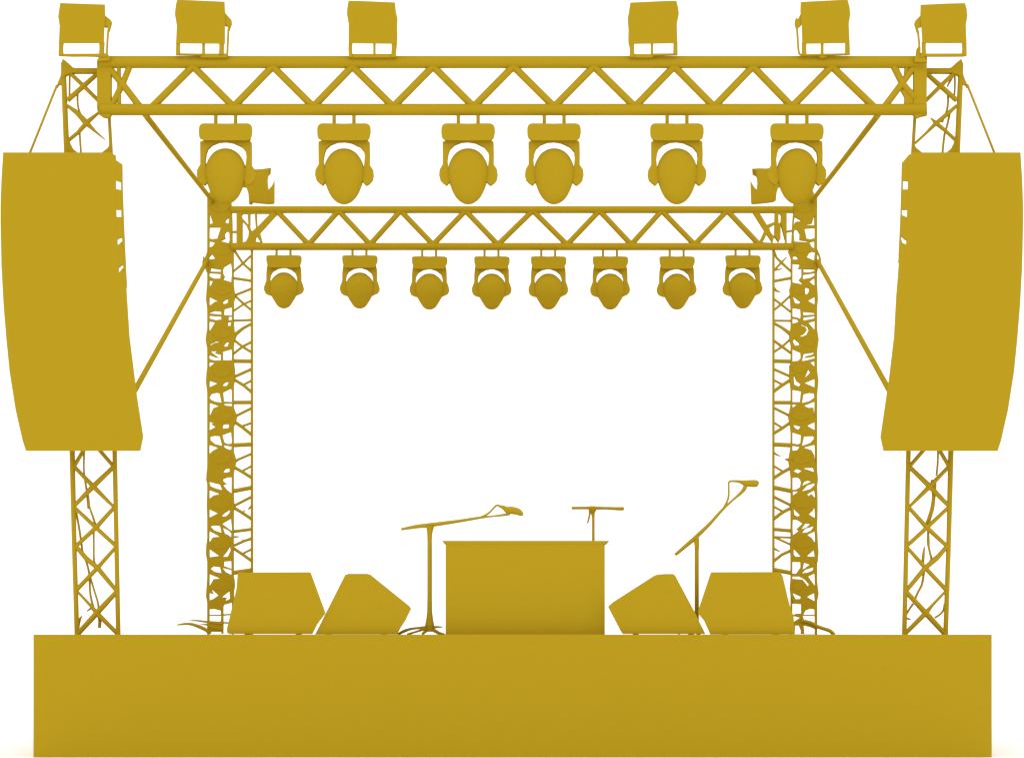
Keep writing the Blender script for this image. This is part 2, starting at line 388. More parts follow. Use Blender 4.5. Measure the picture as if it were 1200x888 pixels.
# ------------------------------------------------------------------ rear truss
t2 = thing('truss', W(600, 293, YB), 'smaller horizontal lattice truss farther back joining the two rear towers', 'truss', 'horizontal lattice trusses')
tube('top_chord', [(271, 245.8), (929, 245.8)], 3.95, YB, t2, n=18)
tube('bottom_chord', [(271, 289), (929, 289)], 4.05, YB, t2, n=18)
tops = [324.3, 396.8, 469.4, 545.5, 624.4, 702.5, 775.4, 852.2]
bots = [None, 361.7, 433.8, 507.5, 583.4, 664.6, 739.8, 814, 889.6]
for i, t in enumerate(tops):
    tube('diagonal_brace', [(t - 1, 246), (bots[i + 1] + 2, 288.8)], 3.0, YB, t2)
    if i: tube('diagonal_brace', [(t + 1, 246), (bots[i] - 2, 288.8)], 3.0, YB, t2)
zl = lambda pts: Z(260, 230, 6.344, pts)
pierced('end_frame', [zl([(108, 105), (385, 105), (408, 135), (283, 272), (303, 350), (303, 365), (108, 365)]),
                      zl([(152, 188), (180, 215), (199, 262), (196, 300), (178, 335), (152, 343)]),
                      zl([(147, 138), (160, 128), (191, 130), (196, 210), (150, 160)]),
                      zl([(210, 128), (243, 126), (252, 236), (224, 260), (209, 230)]),
                      zl([(256, 297), (285, 341), (247, 337)]),
                      zl([(258, 127), (360, 127), (262, 230)])], YB - 0.03, 0.06, t2)
zr = lambda pts: Z(760, 230, 6.344, pts)
pierced('end_frame', [zr([(760, 105), (1028, 105), (1028, 372), (815, 372), (822, 340), (861, 255), (778, 124)]),
                      zr([(825, 122), (940, 122), (938, 190), (880, 212)]),
                      zr([(966, 135), (976, 127), (986, 140), (985, 180), (968, 208)]),
                      zr([(897, 235), (938, 208), (936, 299), (910, 270)]),
                      zr([(880, 282), (922, 346), (850, 344)]),
                      zr([(968, 203), (983, 200), (982, 315), (968, 341)])], YB - 0.03, 0.06, t2)
tube('tie_bar', [(272, 272), (278, 272)], 1.2, YB, t2)
tube('tie_bar', zr([(1026, 265), (1075, 255)]), 1.1, YB, t2)

# ------------------------------------------------------------------ rear towers
RT = [(272.8, 250), (272.6, 330), (273.2, 360), (272.6, 400), (273.2, 450), (272.8, 500), (273, 560), (273, 640), (273, 710)]
def z8(k): return lambda pts: Z(225, 230 + 90 * k, 8.878, pts)
A1, A2, A3, A4, A5 = [z8(k) for k in range(5)]
A6 = lambda pts: Z(195, 655, 8.88, pts)
def w8(k): return lambda pts: Z(890, 230 + 90 * k, 8.878, pts)
R1, R2, R3, R4, R5 = [w8(k) for k in range(5)]
R6 = lambda pts: Z(900, 655, 8.88, pts)
TG = 'lattice truss towers'
tl = thing('lattice_tower', W(270, 743, YB), 'rear lattice tower on the left, lined with small spotlights', 'tower', TG)
trr = thing('lattice_tower', W(930, 743, YB), 'rear lattice tower on the right, lined with small spotlights', 'tower', TG)
YC = YB + 0.03
tube('chord', [(244.1, 232), (244.1, 743)], 1.15, YC, tl)
tube('chord', [(272.7, 285), (272.8, 743)], 0.95, YC, tl)
tube('chord', [(295.2, 289), (295.3, 743)], 1.35, YC, tl)
tube('chord', [(906.4, 289), (906.3, 743)], 1.25, YC, trr)
tube('chord', [(927.6, 288), (927.4, 743)], 1.0, YC, trr)
tube('chord', [(956.4, 232), (956.4, 743)], 1.15, YC, trr)
LB = [(A1, [(438, 560, 1.2), (530, 700), (615, 775, 1.2)], 1.0), (A1, [(612, 620), (530, 700, 1.1), (428, 785)], .9), (A1, [(430, 852), (615, 880)], 1.2),
      (A2, [(445, 232), (612, 165)], 1.1), (A2, [(445, 235), (538, 320, 1.2), (612, 382)], 1.0), (A2, [(612, 290), (538, 322), (432, 395)], .9), (A2, [(430, 495), (618, 488)], 1.0),
      (A2, [(432, 690, 1.6), (455, 635, 1.8), (530, 575, 1.4), (612, 530, 1.2)], 1.4), (A2, [(432, 692), (525, 765, 1.2), (615, 822)], 1.1), (A2, [(615, 718), (525, 765), (428, 842)], 1.1),
      (A3, [(430, 115), (618, 118)], 1.8), (A3, [(435, 282), (618, 200)], 1.3), (A3, [(430, 302), (540, 370), (618, 438)], 1.4), (A3, [(615, 320), (540, 360)], 1.0), (A3, [(430, 546), (618, 545)], 1.7),
      (A3, [(440, 700), (480, 675), (615, 608)], 1.2), (A3, [(432, 740, 1.6), (520, 800), (618, 880)], 1.5), (A3, [(615, 760), (515, 795)], 1.0),
      (A4, [(430, 192), (618, 182)], 1.9), (A4, [(445, 368), (480, 340), (615, 282)], 1.1), (A4, [(430, 415), (530, 472), (618, 528)], 1.5), (A4, [(615, 410), (530, 455)], .9), (A4, [(430, 668), (618, 632)], 1.9),
      (A4, [(435, 822), (618, 728)], 1.2), (A5, [(430, 38), (520, 92), (618, 158)], 1.5), (A5, [(520, 92, .8), (555, 68, .3)], .8), (A5, [(580, 60, .3), (618, 30, 1.4)], 1), (A5, [(430, 290), (618, 265)], 1.4),
      (A5, [(440, 346, 1), (492, 342, .3)], 1), (A5, [(520, 375, .3), (545, 385, .8)], .6), (A5, [(438, 435), (540, 388), (618, 362)], 1.2), (A5, [(430, 462), (520, 522), (618, 592)], 1.4), (A5, [(615, 475), (525, 520)], .9), (A5, [(430, 718), (618, 690)], 2.0)]
for f, p, r in LB: tube('cross_brace', [q[:2] + tuple(v * 1.12 for v in q[2:]) for q in f(p)], r * 1.12, YC, tl)
RBR = [(R1, [(150, 570), (178, 640), (228, 690, 1.2), (330, 785)], 1.0), (R1, [(284, 632, .3), (228, 690), (158, 765)], 1.0), (R1, [(150, 770, 1), (238, 756, .3)], 1), (R1, [(145, 885), (335, 850)], 1.3),
       (R2, [(150, 150), (175, 185, 1.1), (218, 199, .3)], .9), (R2, [(325, 232), (225, 325, 1.1), (145, 392)], 1.0), (R2, [(145, 265), (225, 325), (325, 405)], 1.0), (R2, [(145, 495), (335, 497)], .95),
       (R2, [(145, 520), (230, 565), (330, 640, 2)], 1.3), (R2, [(145, 698), (235, 765, 1.3), (330, 835)], 1.1), (R2, [(325, 685), (235, 765), (145, 825)], 1.1),
       (R3, [(145, 115), (335, 120)], 1.8), (R3, [(145, 198), (325, 278)], 1.2), (R3, [(145, 312), (240, 360)], 1.0), (R3, [(332, 305), (235, 368), (145, 435)], 1.6), (R3, [(145, 547), (335, 548)], 1.7),
       (R3, [(145, 600), (325, 690)], 1.2), (R3, [(145, 752), (230, 805)], .95), (R3, [(325, 752), (235, 815), (145, 870)], 1.5),
       (R4, [(145, 183), (335, 192)], 2.0), (R4, [(145, 270, 1.2), (218, 308, .3)], 1), (R4, [(262, 335, .3), (325, 348, 2.2)], 1), (R4, [(145, 405), (238, 460)], .95), (R4, [(332, 422), (232, 478), (145, 535)], 1.6), (R4, [(145, 630), (335, 668)], 2.0),
       (R4, [(145, 725), (335, 820)], 1.3), (R5, [(145, 28), (245, 82)], .95), (R5, [(332, 42), (242, 88), (145, 162)], 1.6), (R5, [(145, 265), (335, 282)], 1.6), (R5, [(145, 345), (335, 352)], .85),
       (R5, [(160, 350), (335, 430)], .95), (R5, [(145, 462, 1.2), (215, 500, .3)], .9), (R5, [(332, 484), (232, 530), (145, 600)], 1.4), (R5, [(145, 685), (335, 720)], 2.0)]
for f, p, r in RBR: tube('cross_brace', [q[:2] + tuple(v * 1.12 for v in q[2:]) for q in f(p)], r * 1.12, YC, trr)
prism('gusset', A1([(165, 530), (160, 560), (145, 610), (128, 645), (117, 618), (105, 695), (118, 740), (138, 752), (150, 790), (165, 810)]), YB - 0.006, 0.05, tl)
prism('gusset', R1([(596, 535), (612, 570), (632, 615), (640, 650), (645, 690), (628, 735), (610, 760), (596, 800), (596, 680), (612, 673), (622, 640), (618, 615), (606, 597), (596, 600)]), YB - 0.006, 0.05, trr)
# outrigger feet
tube('outrigger_leg', [(207, 732, .3), (212, 731.2, .9), (219, 730.6, 1.2), (226, 731.4, 1.6), (236, 735, 2.0), (242.5, 738.6, 1.8), (245, 743, 1.2)], 1, YB, tl, True)
tube('outrigger_leg', [(222, 726.8, .3), (231, 726.8, .8), (243, 728.4, 1.1), (261, 730.6, 1.6)], 1, YB, tl, True)
prism('outrigger_joint', A6([(425, 640), (590, 648), (590, 733), (545, 732), (470, 722), (415, 690), (330, 676), (425, 668)]), YB - 0.012, 0.06, tl)
tube('tie_bar', A6([(580, 580), (680, 572)]), .7, YB + .02, tl)
tube('tie_bar', A6([(580, 658), (680, 664)]), .8, YB + .02, tl)
tube('outrigger_leg', R6([(345, 640), (440, 660), (510, 697), (580, 722), (645, 745), (690, 785)]), 2.0, YB, trr, True)

SG = 'small spotlights up the rear towers'
ORD = ['topmost', 'second from top', 'third from top', 'fourth from top', 'fifth from top', 'fifth from bottom', 'fourth from bottom', 'third from bottom', 'second from bottom', 'lowest']
def spot(i, side, outline, holes, head):
    cx = sum(p[0] for p in outline) / len(outline); by = max(p[1] for p in outline)
    t = thing('spotlight', W(cx, by, YB), '%s small spotlight in the column on the %s rear tower' % (ORD[i], side), 'spotlight', SG)
    pierced('mounting_frame', [outline] + holes, YB, 0.05, t)
    ring = [(head[0] + head[2] * math.cos(2 * math.pi * k / 28), head[1] + head[3] * math.sin(2 * math.pi * k / 28)) for k in range(28)]
    prism('lamp_head', ring, YB - 0.004, 0.24, t, k=0.8)

# boundary lines between neighbouring units, left tower (left to right)
BL = [[(246, 224), (268, 224)],
      A1([(160, 305), (419, 305)]),
      A2([(160, 55), (200, 66), (305, 66), (330, 88), (432, 110)]),
      A2([(160, 490), (178, 491), (250, 497), (300, 497), (365, 497), (432, 497)]),
      A3([(160, 115), (200, 117), (300, 113), (432, 113)]),
      A3([(160, 528), (180, 532), (240, 550), (310, 560), (322, 588), (432, 592)]),
      A4([(160, 172), (178, 176), (240, 195), (310, 210), (330, 232), (432, 250)]),
      A4([(160, 630), (178, 636), (250, 660), (310, 676), (360, 678), (432, 712)]),
      A5([(160, 258), (178, 262), (230, 288), (305, 318), (335, 322), (370, 332), (410, 362), (432, 362)]),
      A5([(160, 700), (180, 712), (240, 730), (310, 745), (350, 735), (432, 760)])]
LEFT = [[(243, 262), (242.9, 250), (243.2, 233)],
        A1([(160, 760), (162, 420)]),
        A2([(160, 440), (156, 370), (144, 270), (150, 180), (156, 100)]),
        A3([(160, 60), (155, 20)]) + A2([(158, 800), (148, 740), (140, 690), (148, 630), (160, 560)]),
        A3([(160, 480), (152, 400), (143, 330), (150, 230), (160, 160)]),
        A4([(160, 60)]) + A3([(160, 680)]),
        A4([(157, 600), (146, 550), (150, 480), (160, 400)]),
        A5([(160, 200)]) + A4([(152, 830), (155, 720)]),
        A5([(160, 620), (143, 520), (147, 430), (160, 340)]),
        A6([(430, 775), (433, 500), (410, 380), (418, 270), (425, 160)])]
RIGHT = [[(271.5, 241)], A1([(419, 480), (432, 570), (432, 880)]), A2([(440, 180), (450, 235), (435, 300)]), A2([(440, 600), (445, 660), (432, 760)]), A3([(445, 200), (445, 290), (432, 380)]),
         A3([(445, 630), (470, 690), (455, 740), (432, 800)]), A4([(445, 300), (462, 350), (440, 430), (432, 500)]), A5([(440, 20), (432, 80)]), A5([(432, 450)]), None]
BOT9L = A6([(705, 200), (712, 270), (700, 340), (702, 425), (690, 445), (640, 463), (600, 472), (590, 490), (590, 775)])
HL = [[A1([(183, 178), (215, 280), (182, 292)]), A1([(338, 270), (360, 232), (385, 225), (380, 282)])],
      [A1([(180, 322), (300, 322), (262, 440), (200, 445), (178, 430)]), A1([(180, 465), (240, 480), (215, 518), (178, 532)]), A1([(205, 602), (238, 650), (185, 655), (168, 640)]),
       A1([(345, 440), (340, 390), (360, 362), (388, 380), (390, 460), (380, 487), (290, 463)]), A1([(195, 745), (300, 762), (298, 785), (190, 782)]), A1([(178, 797), (298, 805), (292, 855), (230, 855), (178, 830)]),
       A1([(330, 735), (400, 692), (410, 730), (418, 800), (408, 860), (408, 892), (322, 866), (340, 833), (322, 800), (320, 760)])],
      [A2([(180, 75), (218, 80), (195, 130), (180, 135)]), A2([(180, 248), (272, 295), (235, 297), (200, 328), (178, 332)]), A2([(318, 300), (345, 275), (378, 268), (368, 310), (345, 320), (322, 315)]),
       A2([(180, 410), (235, 392), (300, 398), (305, 430), (180, 418)]), A2([(178, 440), (300, 450), (305, 480), (250, 488), (180, 470)]), A2([(335, 372), (415, 350), (418, 440), (330, 435)]), A2([(380, 450), (415, 450), (415, 487), (375, 487)])],
      [A2([(178, 500), (240, 510), (172, 620)]), A2([(372, 508), (408, 508), (398, 548), (372, 548)]), A2([(168, 765), (190, 735), (245, 708), (310, 714), (235, 725)]), A2([(328, 755), (350, 722), (385, 712), (370, 760), (345, 764)]),
       A3([(195, 10), (265, 10), (235, 32), (298, 48), (298, 107), (230, 107), (183, 92), (170, 50), (240, 75), (282, 82), (262, 66), (215, 32)]), A3([(318, 15), (400, -8), (418, 0), (418, 105), (320, 105)])],
      [A3([(180, 125), (235, 132), (170, 185)]), A3([(180, 320), (265, 348), (178, 388)]), A3([(318, 360), (345, 335), (385, 328), (360, 372), (325, 375)]), A3([(178, 490), (200, 455), (250, 443), (285, 450), (305, 545), (240, 535), (195, 515)]),
       A3([(320, 440), (405, 398), (416, 450), (416, 540), (330, 535)]), A3([(328, 558), (416, 556), (416, 583), (370, 580), (335, 570)])],
      [A3([(180, 550), (278, 582), (220, 605), (180, 695)]), A3([(180, 745), (225, 762), (195, 768), (240, 802), (178, 835)]), A3([(318, 780), (345, 770), (385, 775), (380, 810), (318, 817)]), A4([(188, 100), (230, 92), (285, 95), (312, 195), (240, 178), (188, 135)]),
       A4([(312, 85), (405, 50), (416, 170), (375, 178), (335, 160)]), A4([(328, 190), (412, 205), (405, 240), (360, 225), (335, 210)])],
      [A4([(178, 187), (270, 218), (215, 248), (172, 290)]), A4([(320, 472), (345, 438), (390, 430), (390, 465), (360, 472)]), A4([(172, 570), (290, 600), (312, 655), (250, 640), (190, 615)]), A4([(318, 545), (365, 525), (412, 522), (410, 690), (365, 655), (322, 605), (360, 592), (325, 565)])],
      [A4([(178, 658), (285, 698), (225, 712), (178, 748)]), A5([(178, 60), (265, 100), (178, 145)]), A5([(308, 122), (340, 95), (398, 60), (385, 100), (355, 128), (325, 132)]), A5([(188, 235), (230, 226), (290, 232), (305, 300), (230, 275)]), A5([(312, 208), (405, 153), (416, 285)]),
       A5([(318, 250), (380, 280), (408, 310), (405, 348), (370, 320), (340, 310)])],
      [A5([(178, 285), (285, 342), (215, 348), (172, 415)]), A5([(178, 472), (280, 542), (180, 555)]), A5([(318, 550), (360, 500), (395, 440), (400, 490), (370, 550)]), A5([(190, 675), (220, 652), (290, 660), (305, 720), (230, 705)]), A5([(330, 602), (408, 595), (410, 675), (330, 645)]), A5([(315, 668), (408, 690), (410, 738), (350, 710)])],
      [A6([(445, 155), (555, 200), (490, 205), (445, 285)]), A6([(465, 310), (540, 375), (490, 410), (445, 428), (445, 350), (490, 365)]), A6([(575, 395), (655, 330), (660, 410), (612, 435), (625, 395)]), A6([(445, 520), (500, 518), (565, 535), (565, 575), (445, 575)]), A6([(445, 590), (570, 590), (562, 648), (445, 640)]),
       A6([(458, 756), (570, 756), (570, 771), (462, 771)])]]
HEADL = [A1([(290, 110)]), A1([(315, 560)]), A2([(310, 175)]), A2([(310, 620)]), A3([(310, 225)]), A3([(325, 690)]), A4([(310, 330)]), A4([(300, 795)]), A5([(300, 420)]), A6([(590, 275)])]
for i in range(10):
    o = list(BL[i])
    if i < 9: o += RIGHT[i] + BL[i + 1][::-1] + LEFT[i]
    else: o += BOT9L + LEFT[9]
    h = HEADL[i][0]
    spot(i, 'left', o, HL[i], (h[0], h[1], 11.0, 6.2 if i != 8 else 5.5))

BR = [[(931, 224), (953, 224)],
      R1([(342, 318), (460, 318), (578, 316), (598, 316)]),
      R2([(330, 105), (345, 108), (465, 130), (490, 100), (520, 68), (560, 45), (598, 30)]),
      R2([(330, 535), (345, 537), (412, 518), (440, 500), (505, 500), (560, 488), (598, 480)]),
      R3([(330, 130), (400, 122), (440, 122), (500, 115), (560, 98), (598, 85)]),
      R3([(330, 550), (420, 550), (440, 562), (470, 560), (530, 538), (575, 510), (598, 505)]),
      R4([(330, 184), (400, 190), (440, 202), (470, 200), (530, 180), (575, 160), (598, 150)]),
      R4([(330, 662), (400, 661), (440, 680), (470, 678), (540, 652), (602, 615)]),
      R5([(330, 335), (352, 335), (420, 300), (440, 310), (500, 306), (560, 278), (602, 255)]),
      R5([(330, 742), (400, 742), (450, 742), (520, 722), (570, 702), (600, 690)])]
RR = [R1([(600, 60), (598, 200)]), R1([(598, 540), (600, 760)]), R2([(605, 180), (610, 270), (600, 380)]), R2([(600, 580), (618, 690), (605, 780), (600, 830)]), R3([(600, 200), (615, 320), (605, 430)]),
      R3([(600, 700)]), R4([(600, 430), (610, 545), (603, 610)]), R4([(606, 750), (606, 850)]), R5([(608, 400), (616, 500), (608, 604), (580, 606), (598, 640)]), None]
RL = [R1([(352, 160), (355, 90)]), R2([(330, 80)]) + R1([(330, 650), (315, 610), (300, 575), (320, 520), (335, 480)]), R2([(330, 420), (318, 235), (312, 170)]), R3([(330, 20)]) + R2([(330, 760), (310, 670), (320, 610)]), R3([(330, 440), (312, 290), (312, 160)]),
      R4([(330, 80)]) + R3([(315, 760), (300, 700), (320, 600)]), R4([(330, 560), (318, 440), (306, 385), (305, 330)]), R5([(330, 180)]) + R4([(330, 790)]), R5([(330, 600), (318, 430)]), None]
HR = [[R1([(368, 212), (445, 258), (375, 265), (358, 295)]), R1([(572, 198), (575, 300), (490, 300), (480, 294), (548, 282)])],
      [R1([(365, 348), (390, 345), (420, 390), (418, 455), (500, 465), (500, 478), (365, 470), (358, 400)]), R1([(468, 335), (578, 328), (578, 435), (530, 445), (492, 440)]), R1([(520, 480), (575, 465), (575, 545), (545, 525)]),
       R1([(495, 635), (520, 590), (550, 575), (580, 578), (572, 668)]), R1([(350, 625), (385, 622), (412, 655), (350, 658)]), R1([(342, 700), (420, 708), (402, 757), (440, 752), (440, 830), (408, 870), (462, 918), (342, 895)]),
       R1([(458, 755), (575, 760), (580, 775), (520, 790), (460, 790)]), R1([(455, 815), (530, 805), (578, 795), (575, 820), (530, 848), (452, 860)])],
      [R2([(575, 50), (578, 135), (522, 90)]), R2([(475, 165), (485, 148), (520, 158), (515, 195), (490, 222), (478, 215)]), R2([(345, 235), (430, 298), (405, 318), (370, 310)]), R2([(578, 245), (578, 328), (505, 288)]),
       R2([(455, 400), (575, 412), (575, 430), (458, 437)]), R2([(458, 460), (578, 445), (572, 470), (460, 492)]), R2([(338, 360), (428, 372), (432, 440), (425, 476), (392, 460), (340, 450)]), R2([(340, 470), (395, 478), (410, 505), (340, 525)])],
      [R2([(510, 515), (578, 497), (578, 595)]), R2([(398, 530), (450, 535), (500, 555), (515, 590), (490, 640), (440, 660), (418, 652), (465, 635), (495, 595), (480, 560), (440, 545)]), R2([(355, 690), (370, 688), (415, 725), (415, 750), (370, 752), (352, 720)]),
       R3([(345, -10), (430, 28), (432, 80), (400, 112), (342, 118), (342, 20)]), R3([(462, 40), (570, 25), (555, 45), (480, 65), (470, 80), (530, 75), (580, 62), (578, 82), (500, 105), (445, 115)])],
      [R3([(530, 130), (575, 115), (578, 178)]), R3([(512, 198), (530, 230), (475, 288)]), R3([(362, 255), (385, 320), (430, 352), (410, 380), (365, 360), (358, 300)]), R3([(578, 300), (578, 390), (470, 343)]), R3([(340, 410), (435, 428), (425, 540), (342, 540)]),
       R3([(460, 460), (520, 445), (570, 450), (575, 490), (520, 530), (445, 550)])],
      [R3([(340, 560), (390, 568), (340, 600)]), R3([(465, 580), (578, 535), (575, 710), (562, 598), (510, 600)]), R3([(350, 775), (430, 795), (405, 827), (375, 815)]), R3([(578, 750), (578, 835), (498, 787)]),
       R4([(342, 55), (435, 85), (430, 165), (400, 180), (340, 170)]), R4([(465, 100), (565, 95), (570, 120), (530, 165), (445, 195)])],
      [R4([(342, 195), (420, 207), (395, 240), (340, 248)]), R4([(460, 215), (578, 185), (585, 400), (570, 290), (540, 240)]), R4([(358, 460), (395, 437), (440, 455), (400, 482)]), R4([(450, 428), (560, 425), (575, 470)]),
       R4([(345, 530), (400, 525), (425, 545), (435, 575), (425, 625), (375, 653), (345, 653)]), R4([(445, 610), (470, 570), (510, 558), (540, 568)]), R4([(445, 668), (500, 610), (578, 585), (575, 605), (530, 645)])],
      [R4([(348, 672), (405, 670), (350, 712)]), R4([(500, 700), (575, 660), (585, 745), (540, 695), (510, 720)]), R5([(355, 50), (425, 118), (395, 132), (365, 115)]), R5([(575, 20), (582, 150), (515, 110), (560, 70)]),
       R5([(348, 165), (400, 170), (450, 205), (385, 265), (410, 282), (350, 325), (345, 250)]), R5([(440, 262), (480, 205), (530, 210), (490, 245)]), R5([(445, 302), (480, 260), (568, 235), (540, 275), (500, 295)])],
      [R5([(500, 325), (578, 288), (585, 415), (545, 355)]), R5([(358, 468), (432, 548), (375, 548), (358, 525)]), R5([(570, 482), (578, 550), (495, 545)]), R5([(342, 605), (430, 608), (430, 660), (385, 725), (342, 725)]), R5([(465, 612), (525, 632), (452, 685)]), R5([(445, 722), (480, 688), (565, 662), (560, 690), (510, 712)])],
      [R6([(420, 180), (488, 148), (493, 282)]), R6([(250, 180), (330, 180), (390, 215), (428, 260), (420, 285), (360, 210), (250, 202)]), R6([(255, 350), (345, 390), (340, 410), (290, 415)]), R6([(485, 350), (490, 437), (408, 392)]),
       R6([(370, 575), (390, 535), (440, 515), (488, 522), (488, 575)]), R6([(362, 590), (490, 590), (490, 662), (420, 645), (375, 625)]), R6([(268, 590), (335, 608), (268, 652)]), R6([(285, 690), (325, 690), (345, 740), (345, 774), (280, 774)]), R6([(372, 688), (440, 705), (490, 725), (490, 774), (380, 774)])]]
BOT9R = R6([(514, 240), (528, 360), (505, 480), (510, 778)])
LEFT9R = R6([(255, 778), (255, 578), (300, 565), (348, 562), (348, 468), (262, 462), (240, 380), (228, 310)])
HEADR = [R1([(470, 120)]), R1([(440, 545)]), R2([(405, 180)]), R2([(515, 715)]), R3([(415, 190)]), R3([(430, 680)]), R4([(440, 335)]), R4([(440, 795)]), R5([(450, 415)]), R6([(310, 278)])]
HRX = [9, 8.5, 7, 7.5, 9, 11, 11, 10, 10, 6.5]
for i in range(10):
    o = list(BR[i])
    if i < 9: o += RR[i] + BR[i + 1][::-1] + RL[i]
    else: o += BOT9R + LEFT9R
    h = HEADR[i][0]
    spot(i, 'right', o, HR[i], (h[0], h[1], HRX[i], 5.6 if i != 2 else 4.5))

# flood lamps sitting on the rear towers
t = thing('floodlight', W(290, 243, YB), 'ragged-edged floodlight beside the big moving head at the left rear tower top', 'floodlight', 'floodlights on the rear towers')
prism('housing', [(268, 196), (293.7, 193.2), (295.5, 196.5), (299.5, 198.6), (307, 198.2), (317.8, 196.6), (315, 199), (314.1, 203), (313.6, 210), (314.6, 222.2), (318.5, 218), (320.8, 213.5), (322, 209.6), (321.9, 237.8), (316.3, 238.3), (305, 237.4), (293.7, 236), (291.8, 239.3), (291, 226.8), (288.5, 219.5), (285.3, 215.5), (268, 214)], YB + .1, 0.25, t, k=0.86)
prism('foot', rect(262, 268, 205, 243), YB + .1, 0.06, t)
t = thing('floodlight', W(910, 243, YB), 'ragged-edged floodlight beside the big moving head at the right rear tower top', 'floodlight', 'floodlights on the rear towers')
prism('housing', [(930, 196), (904.9, 195.4), (902, 196.8), (898.3, 197.6), (890, 197.3), (881.2, 197.8), (885.9, 199.8), (887, 203), (887.6, 208), (887.4, 215), (886.6, 222.2), (883, 218), (879.2, 211.3), (880, 238), (885, 238), (896, 237), (909.3, 235.3), (910.3, 225.4), (913.7, 215.5), (930, 214)], YB + .1, 0.25, t, k=0.86)
prism('foot', rect(931, 937, 205, 243), YB + .1, 0.06, t)

# ------------------------------------------------------------------ beams and braces front to back
def strut(name, a, b, r, label, cat, group, n=14):
    bm = bmesh.new()
    add_tube(bm, [W(*a), W(*b)], (r + 0.3) * S(0), n)
    tag(link(name, bm), label, cat, group)
strut('beam', (170.5, 135.2, YF), (249, 235.6, YB), 3.35, 'straight slanting beam running from front truss back to the left rear tower top', 'beam', 'beams joining front and rear')
strut('beam', (1028.8, 135.2, YF), (952, 235, YB), 3.35, 'straight slanting beam running from front truss back to the right rear tower top', 'beam', 'beams joining front and rear')
strut('brace', (134, 500.5, YT), (242, 306.5, YB), 3.3, 'thin slanting brace from left rear tower down behind the left speaker array', 'brace', 'slanting tower braces')
strut('brace', (1066, 500.5, YT), (958.5, 306.5, YB), 3.3, 'thin slanting brace from right rear tower down behind the right speaker array', 'brace', 'slanting tower braces')

# ------------------------------------------------------------------ line arrays
EDGE_O = [(3.6, 178.8), (1.6, 210), (0.5, 241), (0.5, 262), (1.6, 312), (4, 356), (7.1, 394.6), (11.1, 435), (18.2, 480), (26.4, 516), (30.4, 528.4)]
EDGE_I = [(129.7, 178.7), (136, 182.6), (136.2, 189), (136.2, 225), (136.8, 255), (138.2, 288), (139.8, 320), (143, 330), (148.2, 335), (149, 348.4), (152, 394.6), (159, 450.3), (160.1, 460.5), (167.8, 510), (167.6, 514), (164.6, 528.3)]
EDGE_IR = [(1069.7, 178.7), (1064.6, 182), (1063.8, 189), (1063.6, 225), (1062.6, 255), (1061.7, 288), (1060, 298), (1053.5, 303), (1051.5, 330), (1050, 348), (1047.5, 394.6), (1041, 449), (1039.2, 460), (1031.6, 512), (1035.2, 528.3)]
def at_y(edge, y):
    for a, b in zip(edge, edge[1:]):
        if a[1] <= y <= b[1]:
            return a[0] + (b[0] - a[0]) * (y - a[1]) / max(b[1] - a[1], 1e-6)
    return edge[0][0] if y < edge[0][1] else edge[-1][0]
def line_array(right):
    side = 'right' if right else 'left'
    eo = [(1199.6 - x, y) for x, y in EDGE_O] if right else EDGE_O
    ei = EDGE_IR if right else EDGE_I
    t = thing('line_array_speaker', W(1116 if right else 84, 528.4, 0.1), 'tall curved hanging speaker array on the %s tower, wider at top and tapering inward below' % side, 'speaker', 'hanging speaker arrays')
    ys = [178.75 + (528.35 - 178.75) * i / 8 for i in range(9)]
    for a, b in zip(ys, ys[1:]):
        L = [(at_y(eo, a), a)] + [p for p in eo if a + .5 < p[1] < b - .5] + [(at_y(eo, b), b)]
        R = [(at_y(ei, a), a)] + [p for p in ei if a + .5 < p[1] < b - .5] + [(at_y(ei, b), b)]
        prism('cabinet', L + R[::-1], 0.0, 0.34, t, k=0.86, kz=0.8)
    d = 0.03
    if not right:
        prism('rigging_bar', [(141.7, 191.6), (143, 192.4), (143.4, 221), (144.9, 261), (146.3, 292), (148.4, 337), (146, 337), (143.9, 310), (143, 283), (142, 250), (141.7, 222)], 0.002, d, t)
        for q in ([(134, 187), (136.9, 188.4), (142.4, 191.8), (142.4, 214), (136, 211.5), (134, 211)], [(134, 221), (136.2, 221.5), (142.4, 222.8), (142.6, 245.7), (137, 245.7), (134, 245)],
                  [(134, 254.2), (142.6, 254.2), (143.6, 278), (138.6, 279.6), (135, 283)], [(135, 286), (138, 287.2), (142.6, 283), (144.3, 309.2), (140, 313), (136, 316)],
                  [(136, 316), (139.6, 319.2), (143.6, 314), (147.6, 334), (147.6, 345), (137, 345)]):
            prism('rigging_tab', q, 0.001, d - 0.002, t)
        cab = [(66.8, 100), (35, 179.5)]
    else:
        prism('rigging_bar', [(1058.3, 190), (1057.4, 190.4), (1056.6, 220), (1055.4, 260), (1053.4, 300), (1055.4, 300), (1056.8, 254), (1058.3, 222)], 0.002, d, t)
        for q in ([(1066, 181), (1064.6, 182), (1057.4, 190.4), (1057.2, 213), (1058.4, 212), (1063.4, 212), (1066, 213)], [(1066, 222), (1063, 222), (1058, 222), (1056, 246), (1062, 245.8), (1066, 246)],
                  [(1066, 254.5), (1062.6, 254.4), (1058, 252.5), (1056, 250), (1055, 276), (1059, 279), (1061, 281), (1066, 283)], [(1066, 285), (1061.5, 286.2), (1057.5, 284.5), (1055.6, 278), (1052.9, 308), (1066, 308)]):
            prism('rigging_tab', q, 0.001, d - 0.002, t)
        cab = [(1133.4, 99), (1165.4, 179.5)]
    tube('suspension_cable', cab, 1.15, 0.3, t)
line_array(False)
line_array(True)

